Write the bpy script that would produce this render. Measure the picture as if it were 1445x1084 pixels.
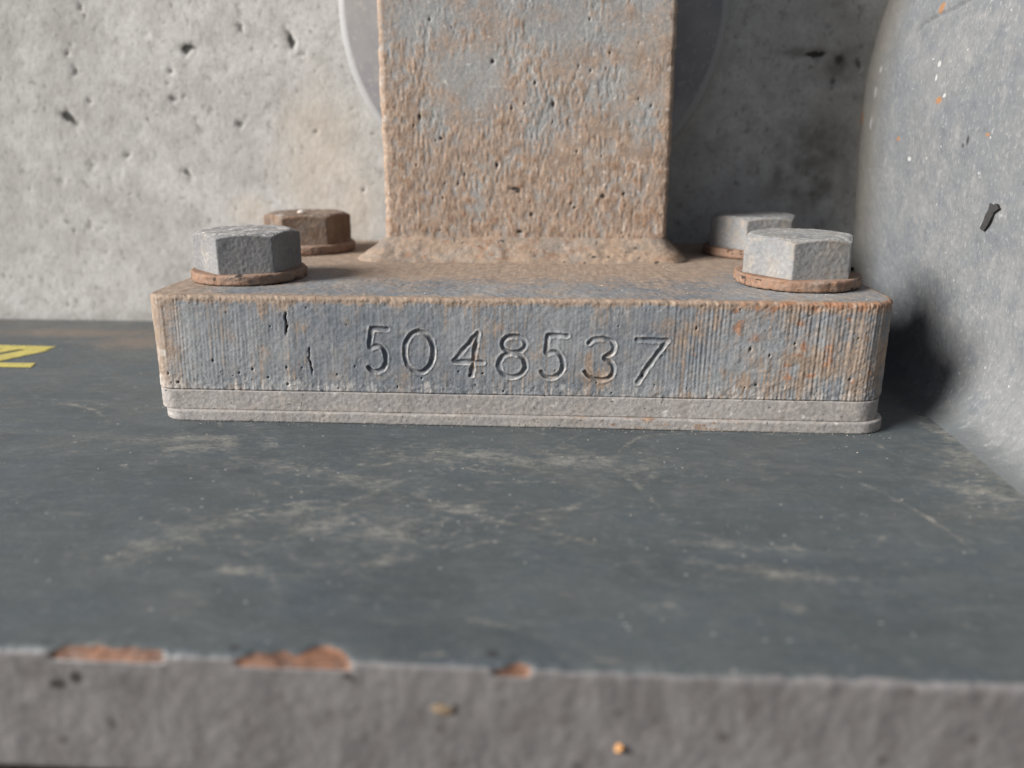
import bpy, math
import numpy as np

# ------------------------------------------------------------------ scene, camera, light
sc = bpy.context.scene
for o in list(bpy.data.objects):
    bpy.data.objects.remove(o)
U = 0.01                       # modelled in millimetres, one Blender unit = 100 mm

cam_d = bpy.data.cameras.new('camera')
cam = bpy.data.objects.new('camera', cam_d)
sc.collection.objects.link(cam)
cam.location = (17.7 * U, -284.4 * U, 101.5 * U)
cam.rotation_mode = 'XYZ'
cam.rotation_euler = (math.radians(90) - 0.293, 0.0, 0.0618)
cam_d.sensor_width = 36.0
cam_d.lens = 1187.4 / 1445 * 36.0
cam_d.clip_start = 0.02
cam_d.clip_end = 200.0
cam_d.dof.use_dof = True
cam_d.dof.focus_distance = 3.02
cam_d.dof.aperture_fstop = 0.74
sc.camera = cam

SUN_AZ = math.radians(66)      # measured from straight towards the viewer round to the left
SUN_EL = math.radians(27)
world = bpy.data.worlds.new('World')
sc.world = world
world.use_nodes = True
wn = world.node_tree
bg = wn.nodes['Background']
sky = wn.nodes.new('ShaderNodeTexSky')
sky.sky_type = 'NISHITA'
sky.sun_disc = False
sky.sun_elevation = SUN_EL
sky.sun_rotation = math.radians(180) + SUN_AZ
sky.dust_density = 1.5
sky.air_density = 0.7
sky.ozone_density = 0.6
wn.links.new(sky.outputs[0], bg.inputs[0])
bg.inputs[1].default_value = 0.05

sun_d = bpy.data.lights.new('sun', 'SUN')
sun_d.energy = 5.0
sun_d.angle = math.radians(28)
sun_d.color = (1.0, 0.975, 0.945)
sun = bpy.data.objects.new('sun', sun_d)
sc.collection.objects.link(sun)
# light travels right, away from the viewer and down
from mathutils import Vector
ldir = Vector((math.sin(SUN_AZ) * math.cos(SUN_EL), math.cos(SUN_AZ) * math.cos(SUN_EL), -math.sin(SUN_EL)))
sun.rotation_euler = ldir.to_track_quat('-Z', 'Y').to_euler()
sun.location = (-6, -4, 6)

sc.view_settings.view_transform = 'Standard'
sc.view_settings.look = 'None'
sc.view_settings.exposure = 0.80
sc.view_settings.gamma = 1.0
sc.render.engine = 'CYCLES'
sc.cycles.max_bounces = 6
sc.cycles.diffuse_bounces = 4

# ------------------------------------------------------------------ numpy noise
_tabs = {}
def _tab(seed):
    if seed not in _tabs:
        _tabs[seed] = np.random.default_rng(seed).random((256, 256))
    return _tabs[seed]

def vnoise(x, y, seed=0):
    t = _tab(seed)
    x, y = np.broadcast_arrays(np.asarray(x, float), np.asarray(y, float))
    xi = np.floor(x).astype(int); yi = np.floor(y).astype(int)
    fx = x - xi; fy = y - yi
    fx = fx * fx * (3 - 2 * fx); fy = fy * fy * (3 - 2 * fy)
    x0 = xi % 256; x1 = (xi + 1) % 256; y0 = yi % 256; y1 = (yi + 1) % 256
    a = t[x0, y0] * (1 - fx) + t[x1, y0] * fx
    b = t[x0, y1] * (1 - fx) + t[x1, y1] * fx
    return a * (1 - fy) + b * fy

def fbm(x, y, seed=0, octv=4, gain=0.5):
    s = 0; amp = 1; tot = 0
    x = np.asarray(x, float); y = np.asarray(y, float)
    for k in range(octv):
        s = s + amp * vnoise(x + 17.3 * k, y + 9.1 * k, seed + k)
        tot += amp; amp *= gain
        x = x * 2.03; y = y * 2.03
    return s / tot

def sstep(a, b, x):
    t = np.clip((x - a) / (b - a), 0, 1)
    return t * t * (3 - 2 * t)

def blobs(x, y, lst):
    m = np.zeros(np.broadcast(x, y).shape)
    for (cx, cy, rx, ry) in lst:
        m = np.maximum(m, np.exp(-0.7 * (((x - cx) / rx) ** 2 + ((y - cy) / ry) ** 2)))
    return m

def seg_dist(x, z, pts):
    d = np.full(x.shape, 1e9)
    for (ax, az), (bx, bz) in zip(pts[:-1], pts[1:]):
        vx, vz = bx - ax, bz - az
        t = np.clip(((x - ax) * vx + (z - az) * vz) / (vx * vx + vz * vz + 1e-12), 0, 1)
        d = np.minimum(d, np.hypot(x - ax - t * vx, z - az - t * vz))
    return d

# ------------------------------------------------------------------ mesh helpers
def link(name, me, parent=None, mat=None):
    o = bpy.data.objects.new(name, me)
    sc.collection.objects.link(o)
    if parent is not None:
        o.parent = parent
    if mat is not None:
        me.materials.append(mat)
    return o

def make_mesh(name, V, quads, attrs=None, tris=None, smooth=True):
    V = np.asarray(V, float).reshape(-1, 3) * U
    me = bpy.data.meshes.new(name)
    quads = np.asarray(quads, int).reshape(-1, 4)
    tris = np.zeros((0, 3), int) if tris is None else np.asarray(tris, int).reshape(-1, 3)
    me.vertices.add(len(V)); me.vertices.foreach_set('co', V.ravel())
    nl = quads.size + tris.size
    me.loops.add(nl)
    me.loops.foreach_set('vertex_index', np.concatenate([quads.ravel(), tris.ravel()]))
    me.polygons.add(len(quads) + len(tris))
    st = np.concatenate([np.arange(len(quads)) * 4, quads.size + np.arange(len(tris)) * 3])
    me.polygons.foreach_set('loop_start', st)
    me.polygons.foreach_set('use_smooth', np.full(len(st), smooth))
    me.update(calc_edges=True)
    me.validate()
    for k, a in (attrs or {}).items():
        at = me.attributes.new(k, 'FLOAT', 'POINT')
        at.data.foreach_set('value', np.asarray(a, np.float32).ravel())
    return me

def grid_quads(nu, nv, closed_u=False, base=0, flip=False):
    iu = np.arange(nu if closed_u else nu - 1)
    iv = np.arange(nv - 1)
    a, b = np.meshgrid(iu, iv, indexing='ij')
    a2 = (a + 1) % nu
    q = np.stack([a * nv + b, a2 * nv + b, a2 * nv + b + 1, a * nv + b + 1], -1).reshape(-1, 4) + base
    return q[:, ::-1] if flip else q

def tag(o, label=None, cat=None, group=None, kind=None):
    if label: o['label'] = label
    if cat: o['category'] = cat
    if group: o['group'] = group
    if kind: o['kind'] = kind
    return o

def empty(name, loc):
    o = bpy.data.objects.new(name, None)
    sc.collection.objects.link(o)
    o.location = [c * U for c in loc]
    o.empty_display_size = 0.2
    return o

def rrect(x0, x1, y0, y1, rad, fstep, ostep):
    """closed outline, counter-clockwise from above, front run (y0) first; rad = (fl, fr, br, bl)"""
    fl, fr, br, bl = rad
    P, N = [], []
    def run(ax, ay, bx, by, n, st):
        L = math.hypot(bx - ax, by - ay); k = max(1, int(round(L / st)))
        for i in range(k):
            t = i / k
            P.append((ax + (bx - ax) * t, ay + (by - ay) * t)); N.append(n)
    def arc(cx, cy, r, a0, st):
        k = max(3, int(round(r * math.pi / 2 / st)))
        for i in range(k):
            a = a0 + math.pi / 2 * i / k
            P.append((cx + r * math.cos(a), cy + r * math.sin(a))); N.append((math.cos(a), math.sin(a)))
    run(x0 + fl, y0, x1 - fr, y0, (0, -1), fstep)
    arc(x1 - fr, y0 + fr, fr, -math.pi / 2, fstep)
    run(x1, y0 + fr, x1, y1 - br, (1, 0), ostep)
    arc(x1 - br, y1 - br, br, 0, ostep)
    run(x1 - br, y1, x0 + bl, y1, (0, 1), ostep)
    arc(x0 + bl, y1 - bl, bl, math.pi / 2, ostep)
    run(x0, y1 - bl, x0, y0 + fl, (-1, 0), ostep)
    arc(x0 + fl, y0 + fl, fl, math.pi, fstep)
    return np.array(P), np.array(N)

# ------------------------------------------------------------------ shader helpers
def lin(r, g, b):
    f = lambda c: (c / 255 / 12.92) if c / 255 <= 0.04045 else ((c / 255 + 0.055) / 1.055) ** 2.4
    return (f(r), f(g), f(b), 1.0)

class Mat:
    def __init__(self, name):
        self.m = bpy.data.materials.new(name)
        self.m.use_nodes = True
        self.t = self.m.node_tree
        self.b = self.t.nodes['Principled BSDF']
        self.co = self.t.nodes.new('ShaderNodeTexCoord').outputs['Object']
    def _in(self, s, v):
        if hasattr(v, 'is_linked') or hasattr(v, 'links'):
            self.t.links.new(v, s)
        else:
            s.default_value = v
    def scaled(self, sx, sy, sz, rot=(0, 0, 0)):
        n = self.t.nodes.new('ShaderNodeMapping')
        n.inputs['Scale'].default_value = (sx, sy, sz)
        n.inputs['Rotation'].default_value = rot
        self.t.links.new(self.co, n.inputs['Vector'])
        return n.outputs[0]
    def noise(self, scale, detail=4, rough=0.55, vec=None, dist=0.0):
        n = self.t.nodes.new('ShaderNodeTexNoise')
        n.inputs['Scale'].default_value = scale
        n.inputs['Detail'].default_value = detail
        n.inputs['Roughness'].default_value = rough
        n.inputs['Distortion'].default_value = dist
        self.t.links.new(vec if vec is not None else self.co, n.inputs['Vector'])
        return n.outputs['Fac']
    def voro(self, scale, vec=None, rnd=1.0):
        n = self.t.nodes.new('ShaderNodeTexVoronoi')
        n.inputs['Scale'].default_value = scale
        n.inputs['Randomness'].default_value = rnd
        self.t.links.new(vec if vec is not None else self.co, n.inputs['Vector'])
        return n.outputs['Distance'], n.outputs['Color']
    def attr(self, name):
        n = self.t.nodes.new('ShaderNodeAttribute')
        n.attribute_name = name
        return n.outputs['Fac']
    def math(self, op, a, b=0.0, clamp=False):
        n = self.t.nodes.new('ShaderNodeMath'); n.operation = op; n.use_clamp = clamp
        self._in(n.inputs[0], a); self._in(n.inputs[1], b)
        return n.outputs[0]
    def step(self, v, a, b, lo=0.0, hi=1.0):
        n = self.t.nodes.new('ShaderNodeMapRange'); n.interpolation_type = 'SMOOTHSTEP'
        self._in(n.inputs['Value'], v)
        n.inputs['From Min'].default_value = a; n.inputs['From Max'].default_value = b
        n.inputs['To Min'].default_value = lo; n.inputs['To Max'].default_value = hi
        return n.outputs[0]
    def mix(self, f, a, b, mode='MIX'):
        n = self.t.nodes.new('ShaderNodeMix'); n.data_type = 'RGBA'; n.blend_type = mode
        self._in(n.inputs['Factor'], f)
        self._in(n.inputs['A'] if False else n.inputs[6], a); self._in(n.inputs[7], b)
        return n.outputs[2]
    def bump(self, h, strength, dist_mm, prev=None):
        n = self.t.nodes.new('ShaderNodeBump')
        n.inputs['Strength'].default_value = strength
        n.inputs['Distance'].default_value = dist_mm * U
        self.t.links.new(h, n.inputs['Height'])
        if prev is not None:
            self.t.links.new(prev, n.inputs['Normal'])
        return n.outputs[0]
    def done(self, col, rough, normal=None, spec=0.3):
        self._in(self.b.inputs['Base Color'], col)
        self._in(self.b.inputs['Roughness'], rough)
        self.b.inputs['Specular IOR Level'].default_value = spec
        if normal is not None:
            self.t.links.new(normal, self.b.inputs['Normal'])
        return self.m

def tone(c, k):
    return (c[0] * k, c[1] * k, c[2] * k, 1.0)

# paint / dirt colours (albedo)
PAINT = (0.245, 0.254, 0.260, 1)
PAINT_DK = (0.135, 0.150, 0.168, 1)
DUST = (0.40, 0.315, 0.235, 1)
DUST_GREY = (0.33, 0.31, 0.285, 1)
RUST = (0.34, 0.170, 0.095, 1)
RUST_DK = (0.115, 0.055, 0.032, 1)
PALE = (0.54, 0.52, 0.49, 1)
GRIME = (0.020, 0.017, 0.015, 1)

def worn_metal(name, paint=PAINT, paint2=PAINT_DK, dust=DUST, rust=RUST, pale=PALE, grain=1.0, dsoft=0.55):
    M = Mat(name)
    big = M.noise(2.2, 3, 0.6)
    fine = M.noise(70, 4, 0.65)
    mid = M.noise(14, 5, 0.6)
    c = M.mix(M.step(big, 0.35, 0.68), paint2, paint)
    c = M.mix(M.step(mid, 0.40, 0.75, 0, 0.45), c, tone(DUST_GREY, 0.8))
    d = M.math('ADD', M.attr('dust'), M.math('MULTIPLY', M.math('SUBTRACT', mid, 0.5), 0.9))
    d = M.math('ADD', d, M.math('MULTIPLY', M.math('SUBTRACT', fine, 0.5), 0.7))
    dcol = M.mix(M.step(M.noise(26, 3), 0.35, 0.7), tone(dust, 0.72), dust)
    c = M.mix(M.step(d, 0.575 - dsoft / 2, 0.575 + dsoft / 2), c, dcol)
    p = M.math('ADD', M.attr('pale'), M.math('MULTIPLY', M.math('SUBTRACT', fine, 0.5), 0.8))
    c = M.mix(M.step(p, 0.40, 1.0, 0, 0.85), c, pale)
    r = M.math('ADD', M.attr('rust'), M.math('MULTIPLY', M.math('SUBTRACT', M.noise(34, 6, 0.75), 0.5), 2.0))
    r = M.math('ADD', r, M.math('MULTIPLY', M.math('SUBTRACT', fine, 0.5), 0.35))
    rc = M.mix(M.step(M.noise(55, 3), 0.36, 0.66), tone(rust, 0.62), rust)
    c = M.mix(M.step(r, 0.42, 0.80, 0, 0.92), c, rc)
    # small dark pits and specks
    vd, vc = M.voro(26)
    c = M.mix(M.step(vd, 0.04, 0.09, 0.5, 0.0), c, tone(RUST_DK, 0.9))
    c = M.mix(M.step(fine, 0.30, 0.72, 0.28, 0.0), c, GRIME)
    c = M.mix(M.step(M.attr('dark'), 0.25, 0.8, 0, 0.93), c, GRIME)
    h = M.math('ADD', M.math('MULTIPLY', fine, 0.7), mid)
    nrm = M.bump(h, 0.75 * grain, 0.35)
    nrm = M.bump(M.noise(180, 3, 0.7), 0.5 * grain, 0.10, nrm)
    return M.done(c, M.step(fine, 0.2, 0.8, 0.62, 0.9), nrm, 0.28)

M_PLATE = worn_metal('plate_worn_paint', dust=(0.315, 0.238, 0.180, 1), pale=(0.40, 0.38, 0.355, 1))
M_POST = worn_metal('post_rust_dust', paint=(0.31, 0.305, 0.29, 1), paint2=(0.24, 0.245, 0.245, 1),
                    dust=(0.355, 0.262, 0.196, 1), rust=(0.31, 0.195, 0.128, 1), dsoft=0.9)
M_WELD = worn_metal('weld_dusty', paint=(0.25, 0.215, 0.18, 1), paint2=(0.17, 0.14, 0.115, 1), dust=(0.325, 0.238, 0.172, 1), rust=(0.27, 0.16, 0.10, 1))
M_BOLT = worn_metal('bolt_grey_scale', paint=(0.25, 0.25, 0.25, 1), paint2=(0.16, 0.16, 0.165, 1),
                    dust=(0.40, 0.36, 0.30, 1), rust=(0.33, 0.19, 0.12, 1))
M_BOLT_PALE = worn_metal('bolt_pale_scale', paint=(0.265, 0.262, 0.255, 1), paint2=(0.18, 0.185, 0.19, 1),
                         dust=(0.31, 0.265, 0.215, 1), rust=(0.29, 0.18, 0.12, 1), pale=(0.38, 0.38, 0.365, 1))
M_BOLT_BROWN = worn_metal('bolt_brown_rust', paint=(0.17, 0.115, 0.080, 1), paint2=(0.11, 0.072, 0.052, 1),
                          dust=(0.27, 0.19, 0.13, 1), rust=(0.20, 0.105, 0.062, 1))
M_WASHER = worn_metal('washer_orange_rust', paint=(0.27, 0.165, 0.110, 1), paint2=(0.17, 0.10, 0.068, 1),
                      dust=(0.36, 0.265, 0.19, 1), rust=(0.33, 0.17, 0.095, 1), grain=1.4)
M_PAD = worn_metal('pad_grey_grit', paint=(0.32, 0.30, 0.285, 1), paint2=(0.25, 0.235, 0.225, 1),
                   dust=(0.36, 0.325, 0.29, 1), rust=(0.33, 0.22, 0.15, 1))

# ------------------------------------------------------------------ ground, pedestal
def ground():
    xs = np.linspace(-3000, 3000, 41); ys = np.linspace(-3000, 3000, 41)
    X, Y = np.meshgrid(xs, ys, indexing='ij')
    Z = -62 - 4 * fbm(X / 300, Y / 300, 4)
    M = Mat('dark_dirt')
    n = M.noise(6, 6, 0.65)
    c = M.mix(n, (0.035, 0.030, 0.026, 1), (0.10, 0.088, 0.075, 1))
    m = M.done(c, 0.95, M.bump(n, 0.8, 3.0))
    g = link('ground', make_mesh('ground', np.stack([X, Y, Z], -1), grid_quads(41, 41)), None, m)
    tag(g, kind='structure')
ground()

def box_mesh(name, x0, x1, y0, y1, z0, z1, b=1.0):
    P, N = rrect(x0, x1, y0, y1, (b, b, b, b), 40, 40)
    rows = [(-b, z0), (0, z0 + b), (0, z1 - b), (-b, z1)]
    V = np.stack([np.concatenate([P + N * o, np.full((len(P), 1), z)], 1) for o, z in rows], 1)
    n = len(P)
    V = np.concatenate([V.reshape(-1, 3), [[(x0 + x1) / 2, (y0 + y1) / 2, z0], [(x0 + x1) / 2, (y0 + y1) / 2, z1]]])
    q = grid_quads(n, 4, True)
    tri = [(i * 4 + 3, ((i + 1) % n) * 4 + 3, n * 4 + 1) for i in range(n)] + [(((i + 1) % n) * 4, i * 4, n * 4) for i in range(n)]
    return make_mesh(name, V, q, None, tri, smooth=False)

# ------------------------------------------------------------------ concrete wall
M = Mat('weathered_concrete')
n1 = M.noise(1.6, 5, 0.6); n2 = M.noise(9, 6, 0.65); n3 = M.noise(55, 4, 0.7)
c = M.mix(M.step(n1, 0.32, 0.70), (0.355, 0.348, 0.330, 1), (0.455, 0.448, 0.43, 1))
c = M.mix(M.step(n2, 0.30, 0.62, 0.55, 0.0), c, (0.26, 0.25, 0.23, 1))
c = M.mix(M.step(n2, 0.56, 0.78, 0.0, 0.5), c, (0.52, 0.51, 0.49, 1))
c = M.mix(M.step(n3, 0.32, 0.55, 0.30, 0.0), c, (0.22, 0.21, 0.19, 1))
n4 = M.noise(24, 5, 0.7, M.scaled(1.2, 1, 0.8))
c = M.mix(M.step(n4, 0.27, 0.46, 0.85, 0.0), c, (0.17, 0.165, 0.15, 1))
c = M.mix(M.step(n4, 0.60, 0.78, 0, 0.5), c, (0.49, 0.485, 0.47, 1))
n5 = M.noise(11, 4, 0.7, M.scaled(1, 1, 1.4))
c = M.mix(M.step(n5, 0.26, 0.38, 0.8, 0.0), c, (0.14, 0.135, 0.125, 1))
c = M.mix(M.step(M.attr('stain'), 0.2, 0.9, 0, 0.33), c, (0.44, 0.36, 0.27, 1))
c = M.mix(M.step(M.attr('shade_dirt'), 0.15, 0.9, 0, 0.8), c, (0.10, 0.095, 0.085, 1))  # painted shadow of the recess right of the post, plus dark broken patches
c = M.mix(M.step(M.attr('pit'), 0.25, 0.85, 0, 0.92), c, (0.022, 0.021, 0.019, 1))
nr = M.bump(M.math('ADD', M.math('MULTIPLY', n4, 0.8), M.math('MULTIPLY', n3, 0.4)), 0.55, 0.6)
M_CONC = M.done(c, 0.92, nr, 0.2)

YW = 163.7
def axis(lo, hi, flo, fhi, fine, coarse):
    a = np.arange(flo, fhi + 1e-6, fine)
    l = np.arange(lo, flo - coarse * 0.4, coarse); r = np.arange(fhi + coarse, hi + 1e-6, coarse)
    return np.concatenate([l, a, r])

def concrete_wall():
    xs = axis(-1400, 900, -312, 190, 0.9, 60); zs = axis(-62, 900, -3, 180, 0.9, 40)
    X, Z = np.meshgrid(xs, zs, indexing='ij')
    h = 2.4 * (fbm(X / 70, Z / 70, 11, 2) - 0.5) + 0.16 * (fbm(X / 7, Z / 7, 15, 3) - 0.5) + 0.16 * (fbm(X / 1.8, Z / 1.8, 19, 2) - 0.5)
    pit = np.zeros_like(X)
    named = [(-243.3, 107.9, 6.2, 3.0, -0.75), (-122, 145.4, 2.2, 5.5, 0.3), (-116.5, 138.7, 3.6, 2.3, 0.5), (-175.5, 141.3, 5.5, 2.6, 0.2),
             (-166.4, 129.4, 3.2, 5.0, -0.2), (-183, 79.3, 3.6, 2.3, -0.9), (-207.7, 99.8, 2.6, 1.6, 0.4), (-236.8, 130.6, 2.4, 4, -0.3),
             (-270.6, 122, 2.6, 3, 0), (-231, 116.7, 1.8, 2, 0), (-255.9, 82.7, 1.8, 3, 0.2), (-234.4, 82.7, 2.2, 3, 0), (-135.7, 111.4, 3, 1.6, 0),
             (-147.7, 151.1, 2.2, 3, 0.4), (-196.9, 148.1, 2.2, 1.6, 0), (-185.9, 131.2, 2, 1.7, 0), (-253, 75, 1.8, 2, 0), (-272.6, 84, 1.8, 2, 0),
             (-214, 89, 1.8, 1.5, 0), (-205.7, 88.3, 2.0, 2.4, 0.5), (-203, 37.8, 2.3, 2, 0.5), (-225.5, 62.4, 1.6, 2, 0), (-240, 52, 1.5, 2.2, 0),
             (-190, 112, 2.6, 3.6, -0.3), (-186, 117, 2.0, 2.2, 0), (-222, 122, 1.6, 1.8, 0), (-152, 104, 1.8, 2.2, 0),
             (150, 135, 3.5, 3, 0.2), (155, 129, 4, 3.5, 0.8), (158, 138, 3.5, 2.5, 0), (149, 127, 2, 2.4, 0), (160, 132, 2, 3, 0.3), (124.3, 137.7, 5, 1.8, -0.1), (138, 137, 6, 1.6, 0.1), (130, 96, 3.5, 2, 0),
             (143, 150.4, 2.5, 2, 0), (148, 124, 3, 2.5, 0), (112, 139, 3.5, 1.5, -0.2)]
    rng = np.random.default_rng(5)
    for i in range(230):
        s = 0.45 + 0.8 * rng.random() ** 4
        named.append((rng.uniform(-308, 185), rng.uniform(0, 178), s * rng.uniform(0.7, 1.5), s * rng.uniform(0.7, 1.5), rng.uniform(-1, 1)))
    wx = X + 4.0 * (fbm(X / 3, Z / 3, 31, 4) - 0.5); wz = Z + 4.0 * (fbm(X / 3, Z / 3, 37, 4) - 0.5)
    for (cx, cz, rx, rz, a) in named:
        R_ = 2.6 * max(rx, rz)
        i0, i1 = np.searchsorted(xs, [cx - R_, cx + R_]); j0, j1 = np.searchsorted(zs, [cz - R_, cz + R_])
        if i1 <= i0 or j1 <= j0: continue
        dx = wx[i0:i1, j0:j1] - cx; dz = wz[i0:i1, j0:j1] - cz
        u = (dx * math.cos(a) + dz * math.sin(a)) / rx; w = (-dx * math.sin(a) + dz * math.cos(a)) / rz
        q = np.exp(-(u * u + w * w) ** 1.3)
        k = 0.12 + 0.6 * (math.sin(cx * 12.9 + cz * 78.2) * 0.5 + 0.5) if max(rx, rz) < 5.5 else 1.0
        pit[i0:i1, j0:j1] = np.maximum(pit[i0:i1, j0:j1], q * k)
    Y = YW + h + pit * 0.9
    # broken ridge by the dark cluster on the right
    Y = Y - 1.6 * np.exp(-((X - 152) / 12) ** 2 - ((Z - 120) / 3.5) ** 2)
    stain = blobs(X, Z, [(-112, 85, 22, 34), (-95, 60, 16, 20), (-150, 60, 12, 8)]) * (0.5 + fbm((X + 0.6 * Z) / 15, (Z - 0.6 * X) / 15, 41))
    shade_dirt = blobs(X, Z, [(152, 132, 10, 9), (134, 138, 18, 3), (140, 84, 26, 26)]) * 0.8 * (0.25 + fbm(X / 5, Z / 5, 43)) \
        + 0.5 * np.exp(-((Z - 2) / 5.0) ** 2) * fbm(X / 9, Z / 5, 47)  # broad round blob paints the recess shadow; others darken broken cluster and wall foot
    V = np.stack([X, Y, Z], -1)
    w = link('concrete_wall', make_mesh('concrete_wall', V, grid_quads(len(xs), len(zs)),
             dict(pit=pit, stain=stain, shade_dirt=shade_dirt)), None, M_CONC)
    tag(w, 'pale pitted concrete wall rising behind the bolted post', 'wall')
concrete_wall()

M = Mat('plinth_concrete')
n2 = M.noise(9, 6, 0.65)
m_pl = M.done(M.mix(n2, (0.10, 0.095, 0.09, 1), (0.20, 0.19, 0.18, 1)), 0.95, M.bump(n2, 0.7, 1.5), 0.2)
pl = link('plinth', box_mesh('plinth', -1100, 420, -50, 158, -70, -29.6, 2.0), None, m_pl)
tag(pl, 'dark concrete plinth in the gap under the steel bed plate', 'plinth')

# ------------------------------------------------------------------ bed plate (painted steel slab)
M = Mat('bed_plate_paint')
wob = M.scaled(1.0, 2.2, 1.0, (0, 0, 0.35))
wob2 = M.scaled(1.0, 4.5, 1.0, (0, 0, -0.25))
big = M.noise(0.9, 4, 0.6); str1 = M.noise(2.6, 8, 0.68, wob, 1.2); str2 = M.noise(5.0, 7, 0.7, wob2, 0.6)
fine = M.noise(60, 4, 0.7); mid = M.noise(12, 6, 0.65)
c = M.mix(M.step(big, 0.30, 0.70), (0.042, 0.051, 0.057, 1), (0.060, 0.069, 0.069, 1))
c = M.mix(M.step(str1, 0.40, 0.72, 0, 0.42), c, (0.108, 0.115, 0.112, 1))
c = M.mix(M.step(M.noise(3.2, 6, 0.7, M.scaled(1, 1.6, 1)), 0.36, 0.60, 0.5, 0), c, (0.055, 0.070, 0.082, 1))
c = M.mix(M.step(str2, 0.56, 0.84, 0, 0.5), c, (0.20, 0.19, 0.17, 1))
wisp = M.noise(9, 8, 0.78, M.scaled(1.0, 2.6, 1.0, (0, 0, 0.6)), 2.2)
c = M.mix(M.step(wisp, 0.50, 0.80, 0, 0.55), c, (0.19, 0.185, 0.17, 1))
c = M.mix(M.step(wisp, 0.24, 0.44, 0.45, 0), c, (0.042, 0.054, 0.064, 1))
sm = M.math('ADD', M.attr('smear'), M.math('MULTIPLY', M.math('SUBTRACT', mid, 0.5), 1.1))
sm = M.math('ADD', sm, M.math('MULTIPLY', M.math('SUBTRACT', M.noise(24, 8, 0.8, wob, 1.0), 0.5), 2.4))
c = M.mix(M.step(sm, 0.12, 1.25, 0, 0.8), c, (0.29, 0.27, 0.23, 1))
br = M.math('ADD', M.attr('brown'), M.math('MULTIPLY', M.math('SUBTRACT', mid, 0.5), 0.9))
c = M.mix(M.step(br, 0.3, 1.1, 0, 0.65), c, (0.165, 0.122, 0.088, 1))
c = M.mix(M.step(fine, 0.60, 0.76, 0, 0.30), c, (0.22, 0.22, 0.21, 1))
c = M.mix(M.step(fine, 0.28, 0.42, 0.30, 0), c, (0.03, 0.036, 0.04, 1))
vd, vc = M.voro(16)
c = M.mix(M.step(vd, 0.04, 0.09, 0.7, 0.0), c, (0.32, 0.31, 0.29, 1))
# dusty front face
fg = M.noise(7, 6, 0.7, M.scaled(1.5, 1, 0.5))
fc = M.mix(M.step(fg, 0.32, 0.68), (0.110, 0.103, 0.101, 1), (0.170, 0.162, 0.158, 1))
fc = M.mix(M.step(mid, 0.30, 0.46, 0.45, 0), fc, (0.09, 0.078, 0.07, 1))
fc = M.mix(M.step(fine, 0.58, 0.75, 0, 0.35), fc, (0.36, 0.34, 0.33, 1))
fv, fcol = M.voro(8)
fc = M.mix(M.step(fv, 0.06, 0.14, 0.6, 0.0), fc, (0.055, 0.048, 0.043, 1))
ff = M.math('ADD', M.attr('face'), M.math('MULTIPLY', M.math('SUBTRACT', mid, 0.5), 0.6))
c = M.mix(M.step(ff, 0.4, 0.6), c, fc)
c = M.mix(M.step(M.math('ADD', M.attr('bare'), M.math('MULTIPLY', M.math('SUBTRACT', mid, 0.5), 0.7)), 0.50, 0.95, 0, 0.4), c, (0.21, 0.22, 0.235, 1))
prim = M.math('ADD', M.attr('primer'), M.math('MULTIPLY', M.math('SUBTRACT', M.noise(30, 5, 0.75), 0.5), 1.0))
pc = M.mix(M.step(mid, 0.35, 0.65), (0.075, 0.040, 0.026, 1), (0.20, 0.097, 0.056, 1))
c = M.mix(M.step(prim, 0.42, 0.55), c, pc)
c = M.mix(M.step(M.attr('dark'), 0.25, 0.8, 0, 0.9), c, GRIME)
nr = M.bump(M.math('ADD', M.math('MULTIPLY', str1, 0.8), mid), 0.35, 0.5)
nr = M.bump(fine, 0.35, 0.18, nr)
M_BED = M.done(c, M.step(mid, 0.3, 0.7, 0.50, 0.72), nr, 0.4)

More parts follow.
